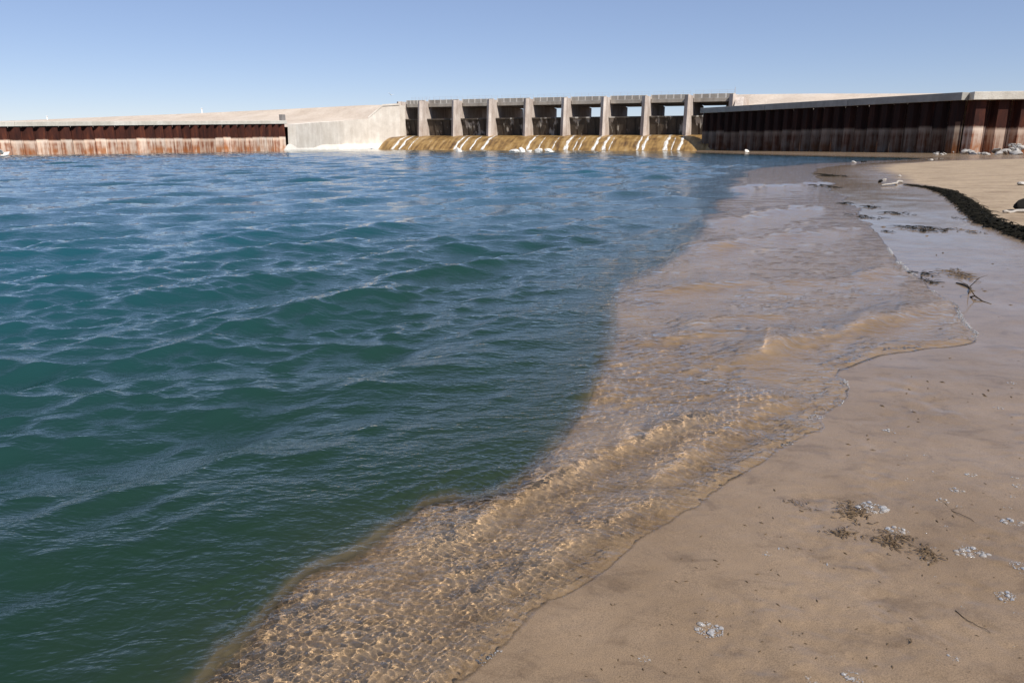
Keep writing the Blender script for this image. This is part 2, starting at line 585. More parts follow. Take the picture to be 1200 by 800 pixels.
def pile_material(name='rusty_sheet_pile', wash=1.0):
    """rusty steel sheet piling: dark rust above, pale mineral crust below the old water mark"""
    N = NT(name)
    g = N.n('ShaderNodeNewGeometry')
    sx = N.n('ShaderNodeSeparateXYZ')
    N.l(g.outputs['Position'], sx.inputs[0])
    z = sx.outputs['Z']
    info = N.n('ShaderNodeObjectInfo')
    n1 = N.noise(N.pos((1, 1, .22)), 1.5, 5, .65)
    n2 = N.noise(N.pos((2.4, 2.4, .10)), 1.1, 4, .6)
    n3 = N.noise(N.pos(), .6, 5, .6)
    zz = N.math('ADD', z, N.math('MULTIPLY', N.math('SUBTRACT', n2, .5), 1.3))
    rust = N.ramp(n1, [(.3, (.022, .009, .008)), (.55, (.060, .020, .014)), (.75, (.13, .042, .02))])
    pale = N.ramp(N.math('ADD', N.math('MULTIPLY', n2, .6), N.math('MULTIPLY', n3, .4)),
                  [(.30, (.09, .032, .018)), (.42, (.26, .12, .075)), (.52, (.46, .36, .30)), (.66, (.62, .53, .46))])
    lo = N.math('ADD', N.attr('crust'), N.math('MULTIPLY', N.math('SUBTRACT', info.outputs['Random'], .5), .05))
    c = N.mix(N.val(N.math('SUBTRACT', lo, N.math('MULTIPLY', N.math('SUBTRACT', n2, .5), .16)), .46, .53), rust, pale)
    # white line at the mark and near the water, orange stains above the water
    ln = N.math('MULTIPLY', N.val(lo, .47, .53), N.val(lo, .63, .53))
    c = N.mix(N.math('MULTIPLY', ln, .75), c, (.72, .63, .55))
    org = N.math('MULTIPLY', N.val(lo, .72, .86), N.val(N.noise(N.pos((1, 1, .4)), .8, 4, .6), .45, .6))
    c = N.mix(N.math('MULTIPLY', org, .8), c, (.30, .11, .03))
    tint = N.ramp(info.outputs['Random'], [(0, (.55, .50, .47)), (.35, (.95, .88, .84)), (.6, (.8, .8, .8)), (1, (1.15, 1.1, 1.06))])
    c = N.mix(1, c, tint, 'MULTIPLY')
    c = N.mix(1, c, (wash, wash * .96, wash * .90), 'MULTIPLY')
    N.principled(Base_Color=c, Roughness=.8, Specular_IOR_Level=.2, Normal=N.bump(n1, .4, .03))
    return N.m

def earth_material(name, c0, c1, c2):
    N = NT(name)
    p = N.pos()
    n1 = N.noise(p, .12, 6, .65)
    n2 = N.noise(p, 1.6, 6, .7)
    c = N.ramp(N.math('ADD', N.math('MULTIPLY', n1, .6), N.math('MULTIPLY', n2, .4)), [(.35, c0), (.5, c1), (.65, c2)])
    N.principled(Base_Color=c, Roughness=.95, Specular_IOR_Level=.1, Normal=N.bump(n2, .8, .25))
    return N.m

def apron_material():
    N = NT('algae_stained_concrete')
    n1 = N.noise(N.pos((1, 1, .5), (0, 0, .36)), .5, 5, .6)
    n2 = N.noise(N.coords('Object', (1.2, .16, .16)), 1.1, 5, .6)
    f = N.math('ADD', N.math('MULTIPLY', n1, .45), N.math('MULTIPLY', n2, .55))
    c = N.ramp(f, [(.36, (.075, .038, .015)), (.46, (.20, .115, .038)), (.54, (.31, .185, .06)), (.66, (.40, .29, .16))])
    N.principled(Base_Color=c, Roughness=.45, Specular_IOR_Level=.4, Normal=N.bump(n2, .4, .05))
    return N.m

def plain(name, c0, c1, scale=4, rough=.8, bump=.4, bd=.02, spec=.3):
    N = NT(name)
    n = N.noise(N.pos(), scale, 5, .65)
    N.principled(Base_Color=N.ramp(n, [(.32, c0), (.68, c1)]), Roughness=rough, Specular_IOR_Level=spec, Normal=N.bump(n, bump, bd))
    return N.m

def gate_material():
    N = NT('stained_steel_gate')
    n1 = N.noise(N.pos((1, 1, .35)), .9, 5, .65)
    n2 = N.noise(N.pos((1.4, 1.4, .5)), .42, 3, .6)
    c = N.ramp(n1, [(.3, (.028, .021, .015)), (.55, (.065, .050, .036)), (.7, (.11, .085, .062))])
    c = N.mix(N.val(N.math('ADD', N.math('MULTIPLY', n2, .7), N.math('MULTIPLY', n1, .3)), .55, .60, 0, .8), c, (.48, .45, .40))
    N.principled(Base_Color=c, Roughness=.7, Normal=N.bump(n1, .3, .03))
    return N.m

# ------------------------------------------------------------------ mesh builders
def mesh_of(name, verts, faces, mat=None, smooth=False):
    me = bpy.data.meshes.new(name)
    me.from_pydata([tuple(v) for v in verts], [], faces)
    if smooth:
        me.polygons.foreach_set('use_smooth', [True] * len(me.polygons))
    me.update()
    if mat:
        me.materials.append(mat)
    return me

def box_bm(bm, x0, x1, y0, y1, z0, z1, bev=0.0):
    vs = [bm.verts.new((x, y, z)) for x in (x0, x1) for y in (y0, y1) for z in (z0, z1)]
    f = [(0, 1, 3, 2), (4, 6, 7, 5), (0, 4, 5, 1), (2, 3, 7, 6), (0, 2, 6, 4), (1, 5, 7, 3)]
    fs = [bm.faces.new([vs[i] for i in q]) for q in f]
    if bev:
        es = list({e for q in fs for e in q.edges})
        bmesh.ops.bevel(bm, geom=es, offset=bev, segments=1, affect='EDGES')

def finish(bm, name, mat, parent=None, smooth=False):
    bmesh.ops.recalc_face_normals(bm, faces=bm.faces[:])
    me = bpy.data.meshes.new(name)
    bm.to_mesh(me)
    bm.free()
    if smooth:
        me.polygons.foreach_set('use_smooth', [True] * len(me.polygons))
    return link(name, me, parent, mat)

def box(name, x0, x1, y0, y1, z0, z1, mat, parent=None, bev=.02):
    bm = bmesh.new()
    box_bm(bm, x0, x1, y0, y1, z0, z1, bev)
    return finish(bm, name, mat, parent)

def prism(name, poly, axis, a, b, mat, parent=None, smooth=False):
    """extrude a 2D polygon: axis 'x' -> poly is (y, z); axis 'z' -> poly is (x, y)"""
    bm = bmesh.new()
    def mk(t):
        if axis == 'x':
            return [bm.verts.new((t, p, q)) for p, q in poly]
        return [bm.verts.new((p, q, t)) for p, q in poly]
    A, B = mk(a), mk(b)
    n = len(poly)
    for i in range(n):
        bm.faces.new((A[i], A[(i + 1) % n], B[(i + 1) % n], B[i]))
    bm.faces.new(A); bm.faces.new(B[::-1])
    return finish(bm, name, mat, parent, smooth)

def empty(name, loc=(0, 0, 0), rz=0):
    o = bpy.data.objects.new(name, None)
    COL.objects.link(o)
    o.location = loc
    o.rotation_euler = (0, 0, rz)
    o.empty_display_size = .2
    return o

# ------------------------------------------------------------------ spillway
A1, A8 = PD(492, 160, 177), PD(803, 158, 155)
A1.z = A8.z = 0
TV = (A8 - A1).normalized()
UV = Vector((-TV.y, TV.x, 0))
SPAN = (A8 - A1).length / 7
ROT = math.atan2(TV.y, TV.x)

def along(px, w):
    """distance along the spillway (from pier 1) where the ray of column px meets the vertical plane at setback w"""
    dx = (px - 600.0) / FPX
    d = Vector((dx * 1.0, math.cos(PITCH) + (400 - 160) / FPX * math.sin(PITCH), 0))
    o = A1 + UV * w
    # t * d = o + s * TV
    det = d.x * -TV.y + d.y * TV.x
    s = (d.y * o.x - d.x * o.y) / (-(d.y * TV.x - d.x * TV.y))
    return s

OGEE = [(-8.4, -1.2), (-7.3, 0.0), (-6.6, .55), (-5.6, 1.25), (-4.4, 1.95), (-3.0, 2.55), (-1.5, 3.0), (0, 3.22), (2.0, 3.35), (6, 3.3)]
def ogee_at(w):
    ws = [p[0] for p in OGEE]; zs = [p[1] for p in OGEE]
    return float(np.interp(w, ws, zs))

def build_spillway():
    conc = concrete_material('pier_concrete', (.66, .585, .52), (.34, .265, .215), .5)
    deckm = concrete_material('deck_concrete', (.40, .36, .31), (.22, .19, .16), .4)
    panelm = concrete_material('parapet_concrete', (.36, .33, .29), (.24, .21, .18), .3)
    postm = concrete_material('parapet_post_concrete', (.62, .58, .52), (.5, .45, .4), .3)
    rail = plain('galvanised_rail', (.35, .36, .38), (.5, .5, .52), 3, .5)
    gatem = gate_material()
    root = empty('dam_spillway', tuple(A1), ROT)
    root.scale = (1, 1, .925)
    tag(root, 'long concrete dam spillway with square piers and dark gates across the water', 'dam')
    aL = along(468, 0)
    aR = 8 * SPAN + 6
    # apron
    low = [(w, z - 2.6) for w, z in OGEE[::-1]]
    me_poly = OGEE + [(6, -1.3), (-8.4, -1.3)]
    ap = prism('apron', [(w, z) for w, z in me_poly], 'x', aL - 1.5, aR, apron_material(), root)
    # piers, shared mesh
    def pier_mesh():
        bm = bmesh.new()
        def ring(y0, z, yb):
            return [bm.verts.new((x, y, z)) for x, y in ((-.62, yb), (-.62, y0 + .75), (.16, y0), (.62, y0 + .45), (.62, yb))]
        R0, R1 = ring(-.7, -1, 20), ring(-.7, 2.3, 20)
        R2, R3 = ring(-.1, 10.1, 20), ring(0, 11.6, 3.3)
        for A, B in ((R0, R1), (R1, R2), (R2, R3)):
            for i in range(5):
                bm.faces.new((A[i], A[(i + 1) % 5], B[(i + 1) % 5], B[i]))
        bm.faces.new(R3); bm.faces.new(R0[::-1])
        bmesh.ops.recalc_face_normals(bm, faces=bm.faces[:])
        me = bpy.data.meshes.new('pier'); bm.to_mesh(me); bm.free()
        me.materials.append(conc)
        return me
    pm = pier_mesh()
    for k in range(9):
        o = link('pier', pm, root)
        o.location = (k * SPAN, 0, 0)
    o = link('pier', pm, root)
    o.location = (aL - .64, .9, 0)
    # bays
    for k in range(9):
        a0 = (k - 1) * SPAN + .62 if k else aL
        a1 = k * SPAN - .62
        wid = a1 - a0
        # gate: curved skin plate leaning downstream at its top
        bm = bmesh.new()
        nz = 8
        pr = []
        for i in range(nz + 1):
            t = i / nz
            pr.append((3.7 - .9 * t ** 1.3, 3.0 + 4.1 * t))
        for (o1, s1) in ((0, 1),):
            A = [bm.verts.new((a0 + .03, y, z)) for y, z in pr]
            B = [bm.verts.new((a1 - .03, y, z)) for y, z in pr]
            C = [bm.verts.new((a1 - .03, y + .18, z)) for y, z in pr]
            D = [bm.verts.new((a0 + .03, y + .18, z)) for y, z in pr]
            for i in range(nz):
                bm.faces.new((A[i], B[i], B[i + 1], A[i + 1]))
                bm.faces.new((D[i + 1], C[i + 1], C[i], D[i]))
            bm.faces.new((A[nz], B[nz], C[nz], D[nz]))
        g = finish(bm, 'gate', gatem, root)
        b = box('top_beam', a0 + .03, a1 - .03, 2.5, 3.1, 7.08, 7.42, gatem, g, .03)
        for q in range(1, 4):
            bm = bmesh.new()
            x = a0 + wid * q / 4
            for i in range(nz):
                (y0, z0), (y1, z1) = pr[i], pr[i + 1]
                vs = [bm.verts.new(c) for c in ((x - .07, y0 - .16, z0), (x + .07, y0 - .16, z0), (x + .07, y0 + .02, z0), (x - .07, y0 + .02, z0),
                                                (x - .07, y1 - .16, z1), (x + .07, y1 - .16, z1), (x + .07, y1 + .02, z1), (x - .07, y1 + .02, z1))]
                for f in ((0, 1, 5, 4), (1, 2, 6, 5), (3, 0, 4, 7)):
                    bm.faces.new([vs[j] for j in f])
            finish(bm, 'rib', gatem, g)
        # bridge span
        d0 = (k - 1) * SPAN + .72 if k else aL + .3
        d1 = k * SPAN - .30
        if k == 8:
            d1 += .3
        d = box('bridge_deck', d0, d1, 3.4, 20.0, 10.2, 11.0, deckm, root, .04)
        d.location.z += .06
        np_ = 5
        pw = (d1 - d0) / np_
        for q in range(np_):
            box('parapet_panel', d0 + pw * q + .16, d0 + pw * (q + 1) - .16, 3.5, 3.65, 11.08, 11.95, panelm, d, .02).location.z -= .06
        for q in range(np_ + 1):
            box('parapet_post', d0 + pw * q - .13, d0 + pw * q + .13, 3.48, 3.68, 11.08, 12.0, postm, d, .02).location.z -= .06
        bm = bmesh.new()
        for zz in (12.35, 12.75):
            box_bm(bm, d0, d1, 5.98, 6.02, zz - .012, zz + .012)
        for q in range(6):
            x = d0 + (d1 - d0) * q / 5
            box_bm(bm, x - .015, x + .015, 5.97, 6.03, 11.06, 12.76)
        finish(bm, 'railing', rail, d)
    # tall thin mast at the right end of the bridge
    box('mast', 8 * SPAN - .2, 8 * SPAN - .1, 6.2, 6.3, 11.0, 13.4, rail, root, 0)
    # right abutment with a sloping front
    prism('abutment_block', [(-2.5, -1), (-2.5, 7.5), (1.0, 11.0), (12, 11.0), (12, -1)], 'x', 8 * SPAN + .62, 8 * SPAN + 2.2, conc, root)
    return root

def build_streaks():
    N = NT('white_water')
    n = N.noise(N.coords('Object', (1, .25, .25)), 4, 4, .6)
    n2 = N.noise(N.coords('Object', (3.0, .22, .22)), 2.2, 4, .65)
    al = N.val(N.math('ADD', n2, N.math('MULTIPLY', N.attr('edge'), -.38)), .28, .42)
    N.principled(Base_Color=N.ramp(n, [(.3, (.62, .56, .46)), (.6, (.85, .83, .78))]), Roughness=.35, Normal=N.bump(n, .5, .04), Alpha=al)
    rng = random.Random(3)
    # photograph column at mid height, width in metres, and how to find it
    S = [(469, .95, 'first white streak of water from the left end of the apron'),
         (477, .8, 'second white streak of water from the left end of the apron'),
         (487, .5, 'thin third white streak of water left of the first pier'),
         (540, .75, 'white streak of water right of the second pier'),
         (547, .6, 'second white streak of water right of the second pier'),
         (559, .55, 'lone thin white streak of water under the third gate'),
         (573, .9, 'broad white streak of water running down from the third pier'),
         (624, .7, 'faint white streak of water below the fourth pier'),
         (637, .45, 'thin pale streak of water under the fifth gate'),
         (653, .45, 'thin white streak of water just left of the fifth pier'),
         (668, 1.0, 'broad white streak of water right of the fifth pier'),
         (678, .5, 'narrow white streak of water under the left of the sixth gate'),
         (684, .45, 'thinnest white streak of water in the middle of the sixth gate'),
         (701, .85, 'white streak of water just left of the sixth pier'),
         (712, .8, 'white streak of water just right of the sixth pier'),
         (719, .4, 'thin white streak of water at the left of the seventh gate'),
         (751, .6, 'white streak of water below the seventh pier'),
         (758, .7, 'white streak of water right of the seventh pier'),
         (783, 1.0, 'broad white streak of water under the middle of the eighth gate'),
         (791, .45, 'thin white streak of water right of the eighth gate middle'),
         (800, .75, 'white streak of water below the eighth pier')]
    for px, wd, lab in S:
        a = along(px, -3.6)
        bm = bmesh.new()
        ws = np.linspace(-7.25, .6 if wd > .6 else -.6, 26)
        prev = None
        e0, e1 = rng.uniform(0, 9), rng.uniform(0, 9)
        for i, w in enumerate(ws):
            t = i / 25
            hw = wd * (.62 - .30 * t) * (1 + .22 * math.sin(i * .9 + e0))
            off = .10 * math.sin(i * .5 + e1)
            z = ogee_at(w) + .035
            z2 = z + .04
            row = [bm.verts.new((off - hw, w, z - .05)), bm.verts.new((off - hw * .5, w, z2)), bm.verts.new((off + hw * .5, w, z2)), bm.verts.new((off + hw, w, z - .05))]
            if prev:
                for j in range(3):
                    bm.faces.new((prev[j], prev[j + 1], row[j + 1], row[j]))
            prev = row
        o = finish(bm, 'water_streak', N.m, None, True)
        at = o.data.attributes.new('edge', 'FLOAT', 'POINT')
        at.data.foreach_set('value', [1.0 if i % 4 in (0, 3) else (.25 if wd > .5 else .5) for i in range(len(o.data.vertices))])
        o.location = A1 + TV * a
        o.scale = (1, 1, .925)
        o.rotation_euler = (0, 0, ROT)
        tag(o, lab + ' on the ochre spillway', 'water', 'white water streaks on the spillway apron')

# ------------------------------------------------------------------ sheet pile walls
PILE = None
def pile_profile(pitch, dep):
    """one pile seen from above: x along the wall, -y towards the water"""
    a, b = pitch * .16, pitch * .34
    front = [(0, 0), (a * .6, 0), (b * .82, -dep), (pitch - b * .82, -dep), (pitch - a * .6, 0), (pitch, 0)]
    return front

def pile_mesh(name, pitch, dep, z0, z1l, z1r, mat):
    f = pile_profile(pitch * .965, dep)
    bk = [(x, y + .06) for x, y in f]
    nz = 2
    verts, faces, crust = [], [], []
    n = len(f)
    for lay in range(2):
        for side in (f, bk):
            for x, y in side:
                t = x / pitch
                zt = z1l + (z1r - z1l) * t
                verts.append((x, y, z0 if lay == 0 else zt))
    def vi(lay, side, i): return lay * 2 * n + side * n + i
    for i in range(n - 1):
        faces.append((vi(0, 0, i), vi(0, 0, i + 1), vi(1, 0, i + 1), vi(1, 0, i)))
        faces.append((vi(0, 1, i + 1), vi(0, 1, i), vi(1, 1, i), vi(1, 1, i + 1)))
    faces.append((vi(0, 1, 0), vi(0, 0, 0), vi(1, 0, 0), vi(1, 1, 0)))
    faces.append((vi(0, 0, n - 1), vi(0, 1, n - 1), vi(1, 1, n - 1), vi(1, 0, n - 1)))
    me = mesh_of(name, verts, faces, mat)
    at = me.attributes.new('crust', 'FLOAT', 'POINT')
    # 0 at the cap, 1 at the water
    at.data.foreach_set('value', [(z1l - 0 - v[2]) / z1l if v[2] > .1 else (1.0 - v[2] / z1l) for v in verts])
    return me

def build_wall(name, label, p0, p1, h0, h1, pitch, dep, over, capth, mat, capmat, joints, zb=-.6, endpost=False):
    """sheet pile wall from p0 to p1 (looking at its face p0 is on the left) with a concrete cap; h = underside of the cap"""
    v = p1 - p0
    L = v.length
    rz = math.atan2(v.y, v.x)
    root = empty(name, (p0.x, p0.y, 0), rz)
    tag(root, label, 'wall')
    n = max(1, round(L / pitch))
    pt = L / n
    rng = random.Random(len(name) * 7 + n)
    for i in range(n):
        ha, hb = h0 + (h1 - h0) * i / n, h0 + (h1 - h0) * (i + 1) / n
        me = pile_mesh('sheet_pile', pt, dep, zb, ha, hb, mat)
        o = link('sheet_pile', me, root)
        o.location = (pt * i, rng.uniform(-.03, .03), 0)
    # cap in lengths
    cuts = [0] + joints + [1]
    for a, b in zip(cuts[:-1], cuts[1:]):
        xa, xb = a * L, b * L
        za, zb_ = h0 + (h1 - h0) * a, h0 + (h1 - h0) * b
        bm = bmesh.new()
        y0, y1 = -dep - over, 1.2
        g = .02
        c = [(xa + g, y0, za), (xb - g, y0, zb_), (xb - g, y1, zb_), (xa + g, y1, za)]
        lo = [bm.verts.new((x, y, z + .004)) for x, y, z in c]
        hi = [bm.verts.new((x, y, z + capth)) for x, y, z in c]
        bm.faces.new(lo[::-1]); bm.faces.new(hi)
        for i in range(4):
            bm.faces.new((lo[i], lo[(i + 1) % 4], hi[(i + 1) % 4], hi[i]))
        bmesh.ops.bevel(bm, geom=bm.edges[:], offset=.03, segments=1, affect='EDGES')
        finish(bm, 'cap_beam', capmat, root)
    if endpost:
        box('end_post', L - 1.0, L - .1, -.4, .4, h1 + capth + .004, h1 + capth + 1.1, concrete_material('end_post_concrete', (.3, .27, .25), (.18, .16, .15)), root)
    return root

# left wall
LW0, LW1 = PD(-150, 180, 88), PD(336, 176, 150)
LJ = PD(18, 180, 103)
# right wall
RW0, RW1 = PD(822, 176, 150), PD(1123, 181, 100)
RW2 = PD(1340, 181, 96)

def hgt(px, py, d):
    return PD(px, py, d).z

def build_walls():
    pm = pile_material('rusty_sheet_pile', 1.3)
    pml = pile_material('sunlit_sheet_pile', 1.3)  # lit copy of the same piling, its brightness set in the colour
    pmd = pile_material('shade_toned_sheet_pile', .34)  # same piling with the right wall's shade multiplied into its colour
    capm = concrete_material('cap_concrete', (.68, .64, .56), (.48, .44, .37), .3)
    capd = concrete_material('shade_toned_cap_concrete', (.36, .35, .32), (.24, .23, .21), .3)  # cap concrete darkened so its tone carries the shade of that wall
    a, b = Vector((LW0.x, LW0.y, 0)), Vector((LW1.x, LW1.y, 0))
    h1 = hgt(336, 145.3, 150)
    dj = LJ.y
    hj = hgt(18, 148.5, 103)
    tj = (Vector((LJ.x, LJ.y, 0)) - a).length / (b - a).length
    # underside falls gently away from the dam
    h0 = h1 + (hj - h1) / (1 - tj)
    build_wall('sheet_pile_wall', 'sunlit rusty sheet pile wall with pale crust on the left shore', a, b, h0, h1, 1.75, .42, .16, .62, pm, capm, [tj, tj + (1 - tj) * .5], endpost=True)
    a, b, c = (Vector((q.x, q.y, 0)) for q in (RW0, RW1, RW2))
    hr0, hr1 = hgt(822, 133, 150), hgt(1123, 117.7, 100)
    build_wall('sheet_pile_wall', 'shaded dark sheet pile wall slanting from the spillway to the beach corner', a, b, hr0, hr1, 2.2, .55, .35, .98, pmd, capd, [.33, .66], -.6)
    # the wall that turns away at the corner
    hr2 = hgt(1340, 115.7, 96)
    build_wall('sheet_pile_wall', 'sunlit fluted sheet pile wall behind the rubble at the right', b + Vector((.35, .25, 0)), c, hr1 - .01, hr2 - .01, 2.66, 1.05, .75, .98, pml, capm, [.5], -.6)

def build_abutment():
    conc = concrete_material('weathered_white_concrete', (.74, .68, .60), (.54, .475, .40), .35)
    root = empty('abutment_wall', tuple(A1), ROT)
    tag(root, 'pale weathered concrete abutment wall left of the spillway', 'wall')
    # face from the spillway end to the end of the left sheet pile wall, in local coordinates
    inv = Matrix.Rotation(-ROT, 3, 'Z')
    aL = along(468, 0)
    def loc(v):
        q = inv @ (Vector((v.x, v.y, 0)) - A1)
        return q
    end = loc(LW1)
    # stations: (local point, top height)
    def st(px, py, d):
        v = PD(px, py, d)
        q = loc(v)
        return (q.x, q.y, v.z)
    top = [(aL, 0.0, hgt(468, 123.5, 178.5)), (aL - 3.6, -.4, 0), (aL - 8.5, -1.6, 0)]
    pts = []
    d_sp = 178.5
    for px, py, d in ((468, 123.5, 178.7), (449, 124.5, 177.5), (432, 139, 176), (400, 141.5, 170), (370, 143, 161), (337, 145.5, 150.6)):
        pts.append(st(px, py, d))
    bm = bmesh.new()
    F, Bk = [], []
    for x, y, z in pts:
        F.append((bm.verts.new((x, y - .35, -.8)), bm.verts.new((x, y, z))))
        Bk.append((bm.verts.new((x + .2, y + 2.2, -.8)), bm.verts.new((x + .2, y + 2.2, z))))
    for i in range(len(pts) - 1):
        bm.faces.new((F[i][0], F[i + 1][0], F[i + 1][1], F[i][1]))
        bm.faces.new((F[i][1], F[i + 1][1], Bk[i + 1][1], Bk[i][1]))
        bm.faces.new((Bk[i][1], Bk[i + 1][1], Bk[i + 1][0], Bk[i][0]))
    bm.faces.new((F[0][0], F[0][1], Bk[0][1], Bk[0][0]))
    bm.faces.new((F[-1][1], F[-1][0], Bk[-1][0], Bk[-1][1]))
    finish(bm, 'wall_face', conc, root)
    # bright coping along the sloping top
    bm = bmesh.new()
    for i in range(2):
        (x0, y0, z0), (x1, y1, z1) = pts[i], pts[i + 1]
        q = [bm.verts.new(v) for v in ((x0, y0 - .2, z0 + .01), (x1, y1 - .2, z1 + .01), (x1, y1 + .5, z1 + .01), (x0, y0 + .5, z0 + .01),
                                       (x0, y0 - .2, z0 + .4), (x1, y1 - .2, z1 + .4), (x1, y1 + .5, z1 + .4), (x0, y0 + .5, z0 + .4))]
        for f in ((0, 1, 5, 4), (1, 2, 6, 5), (2, 3, 7, 6), (3, 0, 4, 7), (4, 5, 6, 7), (0, 3, 2, 1)):
            bm.faces.new([q[j] for j in f])
    finish(bm, 'coping', conc, root)
    # pale footing ledge along the water
    bm = bmesh.new()
    prev = None
    ledge = concrete_material('bleached_footing', (.78, .74, .67), (.62, .57, .50), .2)
    P2 = []
    for i in range(1, 6):
        P2.append(pts[i])
    prs = []
    tocam = (inv @ Vector((-.08, -1, 0))).normalized()
    for j, (x, y, z) in enumerate(P2):
        prs.append([(x + tocam.x * k, y + tocam.y * k, zz) for k, zz in ((-.3, 1.35), (1.2, 1.1), (2.8, .25), (3.1, -.8))])
    for j in range(len(prs) - 1):
        A_ = [bm.verts.new(v) for v in prs[j]]
        B_ = [bm.verts.new(v) for v in prs[j + 1]]
        for i in range(3):
            bm.faces.new((A_[i], A_[i + 1], B_[i + 1], B_[i]))
    bmesh.ops.remove_doubles(bm, verts=bm.verts[:], dist=.001)
    finish(bm, 'footing', ledge, root)

def strip_terrain(name, label, lo, hi, mat, n=90, m=14, seed=1, back=40):
    """earth slope between a foot line and a crest line, falling away again behind"""
    def samp(ln, t):
        ln = np.array(ln, float)
        seg = np.r_[0, np.cumsum(np.linalg.norm(np.diff(ln, axis=0), axis=1))]
        return np.stack([np.interp(t * seg[-1], seg, ln[:, k]) for k in range(3)], -1)
    t = np.linspace(0, 1, n)
    A, B = samp(lo, t), samp(hi, t)
    rowsx = []
    for j in range(m):
        f = j / (m - 1)
        rowsx.append(A * (1 - f) + B * f)
    nb = B - A
    nb[:, 2] = 0
    nb /= np.linalg.norm(nb, axis=1)[:, None]
    rowsx.append(B + nb * 7)
    e = B + nb * (7 + back); e[:, 2] = -.5
    rowsx.append(e)
    G = np.array(rowsx)
    G[1:m - 1, :, 2] += .35 * fbm(G[1:m - 1, :, 0] * .12, G[1:m - 1, :, 1] * .12, 3, seed)
    me = grid_mesh(name, G[:, :, 0], G[:, :, 1], G[:, :, 2])
    o = link(name, me, None, mat)
    tag(o, label, None, None, 'structure')
    return o

def build_embankments():
    m = earth_material('embankment_earth', (.46, .37, .29), (.58, .485, .39), (.66, .57, .475))
    def q(px, py, d):
        v = PD(px, py, d)
        return (v.x, v.y, v.z)
    foot = [q(-170, 151, 90), q(-20, 150, 102), q(120, 149, 115), q(337, 149, 151.5), q(370, 147, 163), q(400, 146, 172), q(432, 143, 178), q(450, 131, 179), q(470, 129, 181)]
    crest = [q(-250, 147.5, 420), q(-60, 144.0, 330), q(20, 141.5, 298), q(120, 137.3, 262), q(240, 132.5, 228), q(336, 128, 207), q(430, 123.3, 192), q(455, 123.0, 188), q(472, 123.0, 187)]
    strip_terrain('embankment', 'tan earth embankment rising behind the left wall', foot, crest, m, 120, 16, 3)
    foot = [q(848, 131, 166), q(880, 133, 152), q(960, 128, 132), q(1040, 124, 119), q(1123, 116, 106), q(1260, 112, 103), q(1420, 112, 103)]
    crest = [q(856, 111, 176), q(880, 110.6, 170), q(960, 109.8, 160), q(1060, 109.8, 152), q(1200, 108.5, 146), q(1400, 108, 142)]
    strip_terrain('embankment', 'tan earth embankment rising behind the dark right wall', foot, crest, m, 120, 16, 8)

# ------------------------------------------------------------------ rocks, driftwood, weed, foam
def rock_mesh(name, rx, ry, rz, seed, mat, sub=2, cut=8):
    rng = random.Random(seed)
    bm = bmesh.new()
    bmesh.ops.create_icosphere(bm, subdivisions=sub, radius=1)
    planes = []
    for _ in range(cut):
        v = Vector((rng.gauss(0, 1), rng.gauss(0, 1), rng.gauss(0, 1))).normalized()
        planes.append((v, rng.uniform(.42, .72)))
    for v in bm.verts:
        c = v.co.copy()
        for pn, pd in planes:
            d = c.dot(pn)
            if d > pd:
                c -= pn * (d - pd)
        c *= 1 + rng.uniform(-.05, .05)
        v.co = Vector((c.x * rx, c.y * ry, c.z * rz))
    bmesh.ops.recalc_face_normals(bm, faces=bm.faces[:])
    me = bpy.data.meshes.new(name)
    bm.to_mesh(me); bm.free()
    me.materials.append(mat)
    return me

def ground_z(x, y):
    X, Y = np.array([[x]], np.float64), np.array([[y]], np.float64)
    s, b = shore(X, Y)
    return float(sand_z(X, Y, s, b)[0, 0])

def at_px(px, py):
    v = P(px, py)
    for _ in range(4):
        z = ground_z(v.x, v.y)
        v = P(px, py, max(z, 0.0))
    return v

